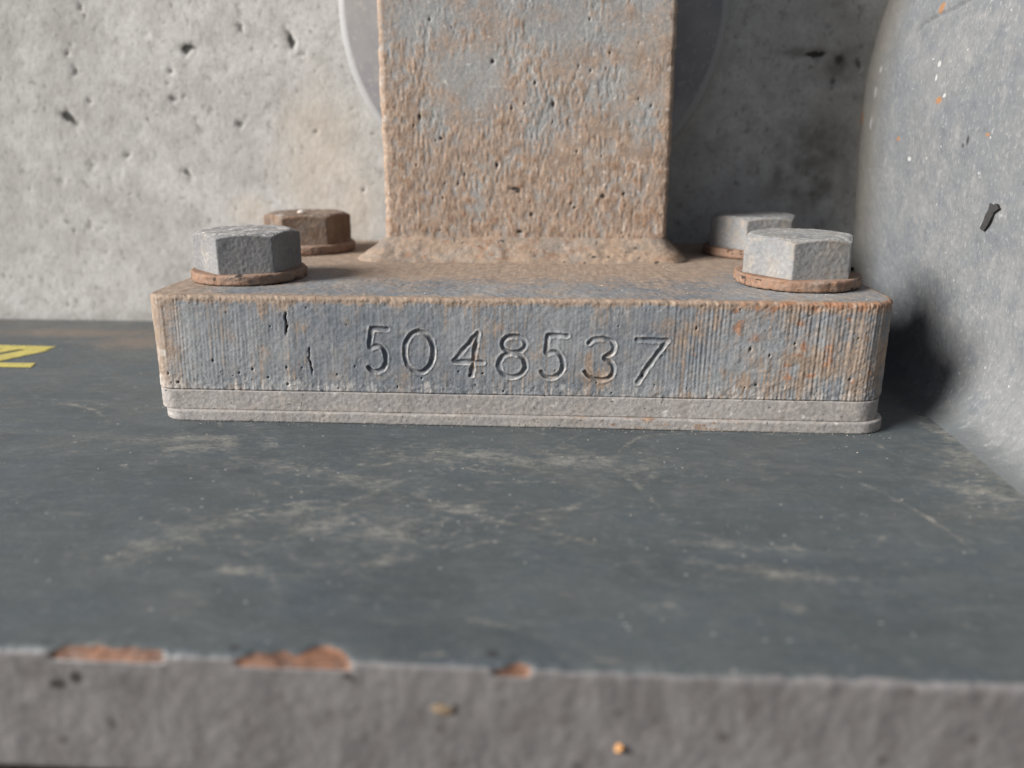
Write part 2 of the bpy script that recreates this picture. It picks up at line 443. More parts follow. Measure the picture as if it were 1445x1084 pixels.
def bed_plate():
    xs = axis(-1100, 420, -300, 172, 0.8, 40)
    # profile (y, z) from the wall forward, over the rounded front edge and down
    prof = []
    for y in np.arange(160, -120, -1.2): prof.append((y, 0.0))
    for y in np.arange(-120, -139.6, -0.6): prof.append((y, 0.0))
    r = 1.6
    for a in np.linspace(0, math.pi / 2, 8): prof.append((-140.4 - r * math.sin(a), -r + r * math.cos(a)))
    for z in np.arange(-2.2, -28.0, -0.6): prof.append((-142.0, z))
    for a in np.linspace(0, math.pi / 2, 5): prof.append((-140.8 - 1.2 * math.cos(a), -28.4 - 1.2 * math.sin(a)))
    prof.append((-60, -29.6)); prof.append((160, -29.6))
    prof = np.array(prof)
    X = np.repeat(xs[:, None], len(prof), 1)
    Y = np.repeat(prof[None, :, 0], len(xs), 0); Z = np.repeat(prof[None, :, 1], len(xs), 0)
    onface = sstep(-139.5, -141.5, Y) * (Z > -28.5)
    s = np.where(Z > -0.01, -(Y + 142), -Z)          # distance from the arris: negative on top
    edge = 1.4 * (fbm(X / 9, 0 * X, 51, 4) - 0.5)
    # chips in the arris
    chips = [(-86, -62, 3.6), (-47.5, -23.5, 3.4), (5.0, 12.8, 2.9)]
    chip = np.zeros_like(X)
    cone = np.exp(-((X + 29.5) / 4.0) ** 2) * 3.5
    top = Z > -1.7
    for (a, b, wd) in chips:
        t = (X - a) / (b - a)
        env = np.clip(np.minimum(t, 1 - t) * 7, 0, 1)
        lim = (0.05 + 1.25 * fbm(X / 3.5, 0 * X, 61, 4)) * wd * np.sqrt(env) + (cone if a == -47.5 else 0) * env
        d_top = np.where(top, Y + 142, 1.0 + 0 * Y)
        low = 1.0 + 2.0 * fbm(X / 4, 0 * X + 3, 63, 3)
        inside = (env > 0) * sstep(lim, lim - 0.7, np.where(top, d_top, 0)) * sstep(low, low - 0.8, np.where(top, 0, -Z))
        chip = np.maximum(chip, inside)
    rough_edge = np.exp(-(s / 2.2) ** 2) * sstep(0.5, 0.8, fbm(X / 2.5, s / 2.5, 67, 3)) * 0.8
    ddown = chip * 0.75 + rough_edge * 0.4
    bump_face = 0.30 * (fbm(X / 5, Z / 5, 71, 4) - 0.5) + 0.26 * (fbm(X / 1.3, Z / 2.2, 73, 2) - 0.5)
    Yd = Y + onface * (bump_face + 0.5 * edge * np.exp(-(Z / 3) ** 2)) + chip * 0.5 * (Z < -0.3)
    Zt = Z + (Z > -1.7) * (0.25 * (fbm(X / 25, Y / 25, 77, 3) - 0.5)) - ddown * (Z > -1.7)
    # masks
    face = sstep(-141.2, -141.9, Y + 0.0 * X)
    face = np.where(Z < -1.6, 1.0, face)
    # dust creeping over the arris at the right
    creep = sstep(35, 60, X) * sstep(-139.2, -141.5, Y) * 0.6 * (0.4 + fbm(X / 3, Y / 3, 79, 3)) * (Z > -1.7)
    face = np.maximum(face, creep)
    bare = np.exp(-((s - 0.2) / 0.8) ** 2) * (0.15 + 0.9 * fbm(X / 5, 0 * X, 81, 3)) * sstep(60, 30, X) * (1 - chip)
    lip = np.zeros_like(X)
    smear = np.zeros_like(X)
    TAN = [(-62, -78, 13, 4, 0.5), (-46, -82, 8, 9, 0.3), (-29, -85, 10, 8, -0.5), (-18, -68, 4, 9, 0.5), (-7, -72, 7, 3, -0.3),
           (-25, -98, 8, 5, 0.4), (-85, -95, 10, 5, 0.8), (-60, -108, 7, 3, 0), (62, -88, 14, 3, -0.1), (68, -100, 14, 2.5, -0.2),
           (40, -118, 3, 2, 0.3), (70, -116, 3, 1.5, -0.3), (-14, -30, 30, 7, 0.02), (20, -34, 26, 9, -0.1), (-100, -28, 18, 5, 0.1), (-60, -46, 26, 3, -0.3), (-110, -20, 20, 3, 0.1), (140, -50, 10, 14, -0.5), (150, -25, 8, 18, -0.2), (152, 5, 5, 16, 0), (154, -50, 5, 20, 0)]
    for (cx, cy, rx, ry, a) in TAN:
        dx, dy = X - cx, Y - cy
        u = (dx * math.cos(a) + dy * math.sin(a)) / rx; w = (-dx * math.sin(a) + dy * math.cos(a) + 0.02 * dx * dx / rx) / ry
        smear = np.maximum(smear, 0.60 * np.exp(-0.6 * (u * u + w * w) ** 0.8))
    arc_n = np.zeros_like(X)
    rga = np.random.default_rng(21)
    for i in range(150):
        px, py = (rga.normal(-35, 45), rga.normal(-75, 26)) if i < 95 else (rga.uniform(-260, 150), rga.uniform(-130, 20))
        Rr = rga.uniform(25, 110); a0 = rga.uniform(0.2, 2.6); ln = rga.uniform(0.12, 0.55); wd = rga.uniform(0.35, 1.5); am = rga.uniform(0.15, 0.6)
        ccx, ccy = px - Rr * math.cos(a0), py - Rr * math.sin(a0)
        ext = Rr * ln + 6
        i0, i1 = np.searchsorted(xs, [px - ext, px + ext])
        if i1 - i0 < 2: continue
        xx, yy = X[i0:i1], Y[i0:i1]
        rr = np.hypot(xx - ccx, yy - ccy); an = np.arctan2(yy - ccy, xx - ccx)
        dan = (an - a0 + math.pi) % (2 * math.pi) - math.pi
        v_ = am * np.exp(-((rr - Rr) / wd) ** 2) * np.clip(1.3 * (1 - np.abs(dan) / ln), 0, 1) * (0.3 + 1.3 * vnoise(an * Rr / 2.5 + i, rr / 0.9, 87))
        arc_n[i0:i1] = np.maximum(arc_n[i0:i1], v_)
    smear = np.maximum(smear, arc_n)
    smear *= (Z > -1.0) * (0.45 + 0.9 * fbm(X / 6, Y / 3, 83, 4))
    brown = blobs(X, Y, [(-195, 112, 26, 18), (-170, 108, 20, 14), (-235, 130, 60, 12), (-170, 150, 30, 8), (-300, 128, 40, 14)]) * (Z > -1) * 0.95
    brown = np.maximum(brown, 0.55 * sstep(20, 150, Y) * (Z > -1))
    dark = np.zeros_like(X)
    for (cx, cz, rx, rz) in [(-81, -6.2, 1.6, 1.8), (-85, -8.0, 2.2, 1.6), (-24.2, -3.4, 1.1, 1.0), (-23, -4.2, 0.8, 0.8), (-2.6, -10.2, 0.7, 2.0)]:
        dark = np.maximum(dark, np.exp(-((X - cx) / rx) ** 2 - ((Z - cz) / rz) ** 2) * (Y < -139))
    dark = np.maximum(dark, 0.75 * blobs(X, Y, [(-88, -139.5, 1.4, 0.8), (-48.4, -138.5, 1.4, 1.2), (4.6, -137.5, 1.6, 1.5), (9, -138, 1.5, 0.5)]) * (Z > -1) * (1 - chip))
    V = np.stack([X, Yd, Zt], -1)
    o = link('bed_plate', make_mesh('bed_plate', V, grid_quads(len(xs), len(prof), flip=True),
             dict(face=face, bare=bare, primer=chip, smear=smear, brown=brown, dark=dark)), None, M_BED)
    tag(o, 'dark blue grey painted steel bed plate with a chipped dusty front edge', 'steel plate')
    return o
bed = bed_plate()

# yellow painted character on the bed plate
M = Mat('yellow_paint')
n = M.noise(30, 5, 0.7)
m_y = M.done(M.mix(M.step(n, 0.30, 0.75), (0.30, 0.26, 0.08, 1), (0.47, 0.40, 0.10, 1)), 0.6, M.bump(n, 0.4, 0.2))
def strip_poly(V, F, pts):
    b = len(V)
    for p in pts: V.append((p[0], p[1], 0.30))
    F.append(tuple(range(b, b + 4)))
V, F = [], []
strip_poly(V, F, [(-272, 94.6), (-231, 93.2), (-228.9, 100.1), (-272, 102)])          # long bar
strip_poly(V, F, [(-272, 62.3), (-218.8, 62.6), (-220.9, 70.0), (-272, 69.3)])          # short bar
b = len(V)
strip_poly(V, F, [(-253.5, 70.3), (-241.0, 70.3), (-228.2, 93.3), (-240.5, 93.5)])      # stroke joining them
strip_poly(V, F, [(-272, 86.0), (-248.8, 86.5), (-243.8, 93.6), (-250.5, 94.0)])
V = np.array(V); V[8:12, 2] = 0.26; V[12:16, 2] = 0.34
ym = link('painted_character', make_mesh('painted_character', V, F, smooth=False), bed, m_y)
tag(ym, 'yellow painted character fragment at the far left of the bed plate')

# grit chips lodged on the front face of the bed plate
def crumb_mesh(name, c, r, seed, sq=(1, 1, 1), n=10):
    th = np.linspace(0, 2 * math.pi, n, endpoint=False); ph = np.linspace(0.02, math.pi - 0.02, 7)
    T, P = np.meshgrid(th, ph, indexing='ij')
    k = r * (0.65 + 0.7 * vnoise(T * 1.3 + seed, P * 1.7, seed))
    k[:, :] = np.where(np.isclose(T, 0), k, k)
    X = k * np.sin(P) * np.cos(T) * sq[0]; Y = k * np.sin(P) * np.sin(T) * sq[1]; Z = k * np.cos(P) * sq[2]
    return make_mesh(name, np.stack([X + c[0], Y + c[1], Z + c[2]], -1), grid_quads(n, 7, True, flip=True), smooth=False)
def simple(name, col, var=0.3, sc_=40):
    M = Mat(name); n = M.noise(sc_, 4, 0.65)
    return M.done(M.mix(n, tone(col, 1 - var), tone(col, 1 + var)), 0.9, M.bump(n, 0.5, 0.3), 0.2)
m_tan = simple('tan_crumb', (0.20, 0.15, 0.10)); m_or = simple('orange_crumb', (0.55, 0.29, 0.12)); m_wh = simple('white_crumb', (0.42, 0.38, 0.33))
ch = link('rust_chip', crumb_mesh('rust_chip', (-5.2, -141.9, -10.6), 2.0, 3, (1.3, 0.25, 0.7)), bed, m_tan)
tag(ch, 'tan flake stuck on the front face of the bed plate')
ch = link('rust_chip', crumb_mesh('rust_chip', (30.6, -142.4, -17.6), 0.9, 5), bed, m_or)
tag(ch, 'small round orange speck low on the front face')

# ------------------------------------------------------------------ casting on the right
M = Mat('casting_grey_grit')
big = M.noise(1.7, 4, 0.6); mid = M.noise(13, 5, 0.65, M.scaled(1, 1.0, 0.8)); fine = M.noise(62, 4, 0.7, M.scaled(1, 1.3, 0.8))
c = M.mix(M.step(big, 0.32, 0.68), (0.118, 0.125, 0.132, 1), (0.162, 0.164, 0.164, 1))
c = M.mix(M.step(mid, 0.50, 0.74, 0, 0.65), c, (0.080, 0.090, 0.104, 1))
big2 = M.noise(5.5, 6, 0.7, M.scaled(1, 0.8, 1.6))
c = M.mix(M.step(big2, 0.50, 0.72, 0, 0.5), c, (0.092, 0.103, 0.120, 1))
c = M.mix(M.step(big2, 0.28, 0.45, 0.4, 0), c, (0.215, 0.21, 0.20, 1))
c = M.mix(M.step(mid, 0.30, 0.46, 0.45, 0), c, (0.225, 0.222, 0.214, 1))
c = M.mix(M.step(fine, 0.54, 0.70, 0, 0.55), c, (0.27, 0.27, 0.265, 1))
c = M.mix(M.step(fine, 0.30, 0.45, 0.5, 0), c, (0.075, 0.082, 0.092, 1))
dz = M.math('ADD', M.attr('dust'), M.math('MULTIPLY', M.math('SUBTRACT', mid, 0.5), 0.7))
c = M.mix(M.step(dz, 0.3, 0.95, 0, 0.7), c, (0.23, 0.215, 0.185, 1))
c = M.mix(M.step(M.attr('rust'), 0.3, 0.7, 0, 0.9), c, (0.25, 0.125, 0.055, 1))
c = M.mix(M.step(M.attr('pale'), 0.3, 0.7, 0, 0.9), c, (0.36, 0.36, 0.355, 1))
vd, vc = M.voro(13)
c = M.mix(M.step(vd, 0.03, 0.08, 0.8, 0), c, (0.34, 0.34, 0.335, 1))
c = M.mix(M.step(M.attr('dark'), 0.25, 0.8, 0, 0.9), c, GRIME)
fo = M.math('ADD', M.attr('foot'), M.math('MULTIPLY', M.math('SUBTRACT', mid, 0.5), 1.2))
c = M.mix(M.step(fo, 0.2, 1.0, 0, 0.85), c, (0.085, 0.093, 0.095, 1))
nr = M.bump(M.math('ADD', mid, M.math('MULTIPLY', fine, 0.8)), 0.8, 0.5)
M_CAST = M.done(c, 0.88, nr, 0.2)

def casting():
    zp = np.array([-0.2, 0.3, 2, 5, 10, 16, 25, 45, 75, 105, 128, 148, 168, 190, 215, 225, 232])
    xp = np.array([152.5, 154, 156.5, 158.8, 160.8, 162.2, 163.2, 162.6, 161.0, 159.6, 160.0, 162.8, 168, 176, 200, 240, 300])
    zs = axis(-0.2, 1500, -0.2, 178, 0.75, 40)
    ys_f = np.arange(150, -45, -0.8)
    ys_c = np.arange(-52, -120, -8)
    # plan: from behind the rounded rear arris, along the flank towards the viewer
    plan = [(26.0, 163), (20.0, 162.0)] + [(14 - 14 * math.sin(a), 149 + 13.0 * math.cos(a)) for a in np.linspace(0.02, math.pi / 2, 16)]
    plan += [(0.0, y) for y in np.concatenate([ys_f[ys_f < 148.5], ys_c])]
    plan += [(12 * (1 - math.cos(a)), -118 - 12 * math.sin(a)) for a in np.linspace(0.2, math.pi / 2, 6)] + [(40, -130), (110, -130)]
    plan = np.array(plan)
    off, yy = plan[:, 0], plan[:, 1]
    # smooth profile
    xz = np.interp(zs, zp, xp)
    k = np.exp(-np.linspace(-2, 2, 9) ** 2); k /= k.sum()
    xz_s = np.convolve(np.pad(xz, 4, 'edge'), k, 'valid'); xz = np.where((zs > 1) & (zs < 177), xz_s, xz)
    Yg, Zg = np.meshgrid(yy, zs, indexing='ij')
    sm = sstep(20, -40, Yg)
    Xg = xz[None, :] + off[:, None]
    fil = np.exp(-Zg / 9.0)
    Xg = Xg - 1.0 * fil * sm + 9.0 * sstep(75, -25, Yg) * (1 - np.exp(-Zg / 15.0))                       # the fillet widens towards the viewer
    d = 1.3 * (fbm(Yg / 30, Zg / 30, 91, 3) - 0.5) + 0.5 * (fbm(Yg / 5, Zg / 5, 95, 3) - 0.5) + 0.32 * (fbm(Yg / 1.5, Zg / 1.5, 99, 2) - 0.5)
    d *= np.clip(Zg / 3, 0, 1)
    crack = seg_dist(Yg, Zg, [(107, 130.9), (102, 139.8), (95, 143), (67.7, 145.5), (47.5, 149.2), (35, 153)])
    line = np.exp(-(crack / 0.7) ** 2)
    flakeD = seg_dist(Yg, Zg, [(24, 75), (24, 73), (25, 70)])
    Xg = Xg - d + 0.9 * line
    rust = blobs(Yg, Zg, [(66, 112.5, 2.8, 1.3), (101, 98, 1.8, 0.9), (152, 107, 3, 3), (155, 92, 3, 1.6), (80, 147, 2.4, 2.0), (30, 100, 1.5, 0.8)]) * (0.5 + 0.8 * fbm(Yg / 1.5, Zg / 1.5, 109)) \
        + 0.55 * blobs(Yg, Zg, [(152, 115, 6, 12), (140, 140, 10, 14)]) * fbm(Yg / 3, Zg / 3, 101)
    pale = blobs(Yg, Zg, [(70, 126, 1.6, 1.1), (71, 121, 1.0, 1.3), (62, 114, 1.2, .7), (88, 90, 1.8, .8), (76, 128, 1.2, .5), (136, 118, 1.4, 2.6), (137, 105, 1.4, 3), (134, 128, 1.2, 1.5)]) * (0.45 + fbm(Yg / 2, Zg / 2, 103))
    dust = 0.8 * sstep(90, 150, Yg) + 0.45 * np.exp(-((Zg - 3) / 6) ** 2) + 0.3 * blobs(Yg, Zg, [(20, 95, 20, 12)])
    dark = 0.6 * line * (0.3 + fbm(Yg / 4, Zg / 4, 105)) + 0.8 * np.exp(-(flakeD / 1.0) ** 2) + blobs(Yg, Zg, [(41, 98, 1, 2.2), (44, 96, .8, 1)]) * 0.8
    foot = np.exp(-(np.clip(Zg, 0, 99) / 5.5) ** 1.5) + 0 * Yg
    V = np.stack([Xg, Yg, Zg], -1)
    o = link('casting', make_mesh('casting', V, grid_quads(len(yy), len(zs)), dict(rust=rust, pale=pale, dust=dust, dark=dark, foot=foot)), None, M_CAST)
    tag(o, 'large grey gritty casting curving up from the bed plate at the right', 'casting')
    return o
cast = casting()
# dark peeled flake standing off its flank
def flake():
    pts = [(0, 5.0), (2.0, 4.6), (3.6, 5.2), (4.6, 3.6), (2.8, 2.6), (2.2, 0.4), (1.0, -2.6), (-0.8, -5.0), (-2.4, -4.2), (-1.6, -1.6), (-0.9, 0.8), (0.2, 2.6)]
    n = len(pts); V = []
    for k, (y, z) in enumerate(pts): V.append((165.3 - 0.5 * vnoise(k * 1.3, 0, 3), 24 - y * 1.5, 72.3 + z))
    for k, (y, z) in enumerate(pts): V.append((166.6, 24 - y * 1.4, 72.3 + z * 0.9))
    c0 = len(V); V += [(164.9, 22.5, 72.8), (166.6, 22.5, 72.8)]
    q = [(i, (i + 1) % n, n + (i + 1) % n, n + i) for i in range(n)]
    t = [(c0, (i + 1) % n, i) for i in range(n)] + [(c0 + 1, n + i, n + (i + 1) % n) for i in range(n)]
    o = link('paint_flake', make_mesh('paint_flake', V, q, None, t, smooth=False), cast, simple('dark_flake', (0.035, 0.034, 0.034)))
    tag(o, 'dark peeled paint flake on the grey flank')
flake()

# ------------------------------------------------------------------ disc on the wall behind the post
M = Mat('disc_grey')
n1 = M.noise(3, 4, 0.6); n2 = M.noise(14, 5, 0.65)
c = M.mix(M.step(n1, 0.35, 0.65), (0.20, 0.20, 0.212, 1), (0.26, 0.255, 0.25, 1))
c = M.mix(M.step(n2, 0.52, 0.75, 0, 0.5), c, (0.25, 0.25, 0.27, 1))
c = M.mix(M.step(M.noise(45, 4), 0.55, 0.72, 0, 0.4), c, (0.42, 0.38, 0.32, 1))
M_DISC = M.done(c, 0.7, M.bump(n2, 0.4, 0.5), 0.35)
M = Mat('disc_rim_pale')
n2 = M.noise(16, 5, 0.65)
M_RIM = M.done(M.mix(n2, (0.23, 0.23, 0.235, 1), (0.28, 0.28, 0.278, 1)), 0.7, M.bump(n2, 0.4, 0.4), 0.35)
def revolve_y(name, prof, cx, cz, n=128):
    a = np.linspace(0, 2 * math.pi, n, endpoint=False)
    prof = np.array(prof)
    V = np.stack([cx + np.cos(a)[:, None] * prof[None, :, 0], np.broadcast_to(prof[None, :, 1], (n, len(prof))),
                  cz + np.sin(a)[:, None] * prof[None, :, 0]], -1)
    return make_mesh(name, V, grid_quads(n, len(prof), True))
DX, DZ, DR = 0.0, 158.0, 93.5
dsc = empty('round_flange', (DX, 160, DZ))
def kid(o, par):
    o.parent = par
    o.matrix_parent_inverse = par.matrix_world.inverted() if False else o.matrix_parent_inverse
    o.location = (-par.location.x, -par.location.y, -par.location.z)
    return o
kid(link('disc', revolve_y('disc', [(0.01, 148), (40, 148), (80, 148), (DR - 4.2, 148)][::-1], DX, DZ), None, M_DISC), dsc)
kid(link('rim', revolve_y('rim', [(DR - 4.2, 148), (DR - 3.4, 148.1), (DR - 2.4, 148.6), (DR - 1.2, 149.8), (DR - 0.3, 151.4), (DR, 153), (DR, 166)][::-1], DX, DZ), None, M_RIM), dsc)
tag(dsc, 'round grey flange with a pale rim, half hidden behind the rusty post', 'flange')

# ------------------------------------------------------------------ shim and pad under the base plate
def layer(name, x0, x1, y0, y1, rad, z0, z1, b, seed, amp, wav):
    P, N = rrect(x0, x1, y0, y1, rad, 0.45, 2.5)
    rows = [(-b, z0)] + [(0, z) for z in np.arange(z0 + b, z1 - b + 1e-6, 0.4)] + [(-b * 0.3, z1 - b * 0.3), (-b, z1), (-12, z1)]
    rows = np.array(rows)
    n = len(P)
    Ps = P[:, None, :] + N[:, None, :] * rows[None, :, :1]
    Zs = np.broadcast_to(rows[None, :, 1], (n, len(rows)))
    X, Y = Ps[..., 0], Ps[..., 1]
    S = X + Y * 0.7
    d = amp * (fbm(S / 0.9, Zs / 0.8, seed, 3) - 0.5) * 2 + wav * (fbm(S / 22, Zs * 0, seed + 7, 3) - 0.5)
    d = d * (rows[None, :, 0] > -5)
    X = X + N[:, None, 0] * d; Y = Y + N[:, None, 1] * d
    Zs = Zs + 0.25 * (fbm(S / 14, 0 * S, seed + 9, 3) - 0.5) * (rows[None, :, 0] > -1)
    m = dict(dust=0.30 + 0.35 * fbm(S / 12, Zs / 4, seed + 11, 3), pale=0.75 * sstep(0.60, 0.85, fbm(S / 3.0, Zs / 1.8, seed + 13, 4)),
             rust=0.0 * S + (0.75 * np.exp(-((X - 55) / 45) ** 2) * sstep(0.35, .7, fbm(S / 5, Zs, seed + 3)) if name == 'shim_plate' else 0),
             dark=0.8 * sstep(0.80, 0.88, fbm(S / 1.3, Zs / 1.1, seed + 21, 2)))
    return link(name, make_mesh(name, np.stack([X, Y, Zs], -1), grid_quads(n, len(rows), True), m), None, M_PAD)
o = layer('shim_plate', -129.0, 132.0, -1.9, 158, (9, 11, 8, 8), 0.0, 4.0, 0.3, 201, 0.10, 0.7)
tag(o, 'thin pale shim plate, lowest layer between grey pad and dark bed plate', 'shim plate')
o = layer('bearing_pad', -130.2, 130.2, -0.4, 157, (7, 10, 8, 8), 4.0, 11.25, 0.2, 231, 0.11, 0.5)
tag(o, 'dusty grey bearing pad directly under the numbered base plate', 'pad')

# ------------------------------------------------------------------ base plate with stamped number + post
post = empty('support_post', (0, 60, 11.4))
GLYPHS = [
 [(-43.67, 34.83), (-49.09, 35.0)],
 [(-49.25, 35.0), (-50.55, 27.31), (-48.55, 28.63), (-46.44, 28.84), (-44.83, 27.24), (-44.31, 23.81), (-45.37, 20.67), (-47.47, 19.16), (-49.74, 19.46), (-51.03, 20.83)],
 [(-32.47, 34.25), (-30.51, 33.71), (-28.89, 32.12), (-27.84, 29.72), (-27.52, 26.85), (-27.99, 23.96), (-29.18, 21.47), (-30.92, 19.79), (-32.94, 19.17), (-34.92, 19.71), (-36.56, 21.34), (-37.6, 23.78), (-37.89, 26.67), (-37.39, 29.56), (-36.19, 32.01), (-34.46, 33.65), (-32.47, 34.25)],
 [(-20.25, 23.72), (-11.81, 33.9), (-12.96, 27.1), (-14.23, 18.48)], [(-20.25, 23.55), (-10.26, 23.3)],
 [(0.76, 33.09), (2.54, 32.81), (3.97, 32.0), (4.77, 30.79), (4.78, 29.44), (3.99, 28.21), (2.56, 27.33), (0.77, 27.0), (-1.02, 27.27), (-2.45, 28.1), (-3.25, 29.31), (-3.24, 30.66), (-2.45, 31.89), (-1.02, 32.76), (0.76, 33.09)],
 [(0.11, 26.99), (2.19, 26.59), (3.86, 25.39), (4.79, 23.62), (4.8, 21.64), (3.88, 19.83), (2.21, 18.55), (0.12, 18.06), (-1.97, 18.47), (-3.65, 19.69), (-4.58, 21.47), (-4.57, 23.45), (-3.64, 25.25), (-1.97, 26.51), (0.11, 26.99)],
 [(19.3, 33.38), (12.78, 33.45)],
 [(12.54, 33.27), (11.81, 26.26), (13.68, 27.48), (16.14, 27.43), (17.9, 25.26), (18.21, 21.85), (16.37, 18.81), (13.57, 17.89), (11.57, 18.8), (10.48, 20.25)],
 [(26.92, 30.99), (28.67, 32.36), (31.49, 32.74), (34.35, 32.12), (35.81, 29.79), (34.92, 27.25), (31.72, 25.59), (34.78, 24.28), (35.96, 20.98), (34.26, 18.21), (30.92, 17.37), (27.6, 18.33), (25.73, 20.53)],
 [(43.46, 32.43), (53.7, 32.1), (49.58, 26.07), (46.56, 21.35), (44.3, 17.02)]]
RUST_SPOTS = [(76.9, 37.2, 2.9, 5.7), (83.1, 33.6, 2.4, 2.5), (75.8, 43.0, 1.9, 2.5), (88.7, 44.1, 3.8, 1.9), (91.6, 44.4, 1.3, 1.3), (102.7, 44.0, 2.5, 1.6),
 (117.9, 44.2, 3.8, 1.6), (98.0, 38.7, 2.5, 1.3), (100.0, 30.7, 1.6, 2.5), (98.5, 27.6, 2.5, 1.0), (95.1, 19.9, 1.6, 1.9), (102.8, 20.4, 2.9, 1.4),
 (108.6, 27.1, 1.9, 5.1), (117.4, 18.2, 1.3, 1.3), (114.1, 40.6, 0.8, 0.8), (94.7, 24.1, 2.2, 1.0), (63.8, 27.0, 1.3, 1.3), (120.9, 33.5, 1.3, 1.3),
 (83.4, 44.3, 3.2, 1.6), (123.0, 21.1, 1.0, 3.2), (-98, 43.2, 0.8, 1.6), (-125, 41, 0.8, 1.5), (-13, 25.5, 0.8, 2.0)]

def chaikin(p):
    if len(p) < 6: return p
    for _ in range(2):
        q = [p[0]]
        for a, b in zip(p[:-1], p[1:]):
            q += [(a[0] * .75 + b[0] * .25, a[1] * .75 + b[1] * .25), (a[0] * .25 + b[0] * .75, a[1] * .25 + b[1] * .75)]
        p = q + [p[-1]]
    return p

def base_plate():
    z0, z1, b = 11.4, 46.0, 1.3
    P, N = rrect(-130.3, 131.3, 0.0, 156, (6.5, 12.0, 9, 9), 0.24, 2.0)
    # the saw-cut plate tapers very slightly: left arris leans in
    zs = np.arange(z0 + 0.35, z1 - b, 0.24)
    rows = [(-0.3, z0, 1.0)] + [(0, z, 1.0) for z in zs]
    for a in np.linspace(0.15, math.pi / 2, 7): rows.append((-b + b * math.cos(a), z1 - b + b * math.sin(a), math.cos(a)))
    ns = len(rows)
    cx, cy = 0.0, 78.0
    tops = np.concatenate([np.linspace(0.006, 0.45, 46), np.linspace(0.5, 1.0, 9)])
    n = len(P); nr = ns + len(tops)
    X = np.zeros((n, nr)); Y = np.zeros((n, nr)); Z = np.zeros((n, nr)); W = np.zeros((n, nr)); T = np.zeros((n, nr))
    for k, (o, z, w) in enumerate(rows):
        q = P + N * o
        X[:, k], Y[:, k], Z[:, k], W[:, k] = q[:, 0], q[:, 1], z, w
    q = P - N * b
    hx = np.clip(q[:, 0], -52, 52)                                   # shrink towards a centre line
    for k, t in enumerate(tops):
        X[:, ns + k] = q[:, 0] + (hx - q[:, 0]) * t; Y[:, ns + k] = q[:, 1] + (cy - q[:, 1]) * t
        Z[:, ns + k] = z1; T[:, ns + k] = 1
    # front relief (positive = outwards), applied along the outline normal
    front = (N[:, 1] < 0.35)[:, None] * np.ones((1, nr))
    S = X + Y * 0.8
    g = np.full(X.shape, 1e9)
    sel = (X > -55) & (X < 58) & (Y < 0.5) & (Z > 13) & (Z < 39)
    gx = X[sel] + 0.14 * (fbm(X[sel] / 1.1, Z[sel] / 1.1, 301, 2) - 0.5) * 2; gz = Z[sel] + 0.14 * (fbm(X[sel] / 1.1, Z[sel] / 1.1, 303, 2) - 0.5) * 2
    gd = np.full(gx.shape, 1e9)
    for st in GLYPHS: st = chaikin(st); gd = np.minimum(gd, seg_dist(gx, gz, st))
    g[sel] = gd
    wv = 0.55 + 0.9 * fbm(X / 2.6, Z / 2.6, 305, 2)
    groove = np.clip(1 - g / (0.92 * wv), 0, 1) ** 0.7
    lipd = np.exp(-((g - 1.1) / 0.38) ** 2) * (0.3 + 1.4 * vnoise(X / 1.6, Z / 1.6, 307))
    sx = S - 0.03 * (Z - 30)
    stripes = fbm(sx / 1.5, 0.03 * Z, 311, 3) - 0.5
    saw = np.abs(((sx / 1.42 + 1.6 * fbm(sx / 9, Z / 80, 313, 2)) % 1) - 0.5) * 2 - 0.5
    A_r = 0.16 + 0.75 * sstep(40, 75, X) * sstep(0.30, 0.62, fbm(X / 16, Z / 30, 315, 2) + 0.28 * sstep(85, 125, X)) + 0.22 * sstep(-60, -125, X)
    patch = fbm(S / 6, Z / 6, 321, 4) - 0.5
    lump = fbm(S / 1.5, Z / 1.5, 325, 3) - 0.5
    lowrough = sstep(20, 13, Z) * 0.35 + sstep(41, 45, Z) * 0.5
    d = 0.15 * A_r * saw * (0.2 + 1.6 * vnoise(sx / 4, Z / 9, 317)) + 0.24 * stripes * (0.45 + A_r) + 0.35 * patch + (0.16 + 0.6 * lowrough + 0.16 * sstep(50, 100, X)) * lump * 1.1
    d = d * (1 - 0.6 * groove) - 0.80 * groove * (0.30 + 1.25 * vnoise(X / 2.6, Z / 2.6, 309)) + 0.16 * lipd
    # cracks and pits
    jag = 0.9 * (fbm(X * 0, Z / 3.0, 331, 5, 0.65) - 0.5) * 2
    crk = np.zeros_like(X)
    for (xa, xb, zt, zb, wd) in [(-79.4, -79.6, 41.0, 31.2, 0.34), (-72.1, -71.6, 28.5, 17.0, 0.26), (-78.7, -79.3, 37.5, 33.5, 0.32)]:
        t = np.clip((zt - Z) / (zt - zb), 0, 1); xc = xa + (xb - xa) * t + jag
        env = sstep(zt, zt - 1.5, Z) * sstep(zb, zb + 2.5, Z)
        crk = np.maximum(crk, np.exp(-((X - xc) / wd) ** 2) * env * (0.5 + vnoise(X * 0, Z / 0.8, 337)))
    rng = np.random.default_rng(8)
    for i in range(60):
        px, pz, pr = rng.uniform(-128, 128), (rng.uniform(12, 22) if i < 36 else rng.uniform(13, 45)), 0.16 + 0.34 * rng.random() ** 3
        crk = np.maximum(crk, 0.9 * np.exp(-((X - px) / pr) ** 2 - ((Z - pz) / (pr * rng.uniform(0.7, 2.0))) ** 2))
    d = d - 0.8 * np.clip(crk, 0, 1)
    d = d * W * front + (1 - front) * W * (0.4 * lump + 0.5 * patch)
    # worn top arris: notches
    notch = 0.5 * sstep(0.55, 0.8, fbm(S / 3.0, 0 * S, 341, 3)) + 0.35 * (fbm(S / 1.0, 0 * S, 343, 2) - 0.5)
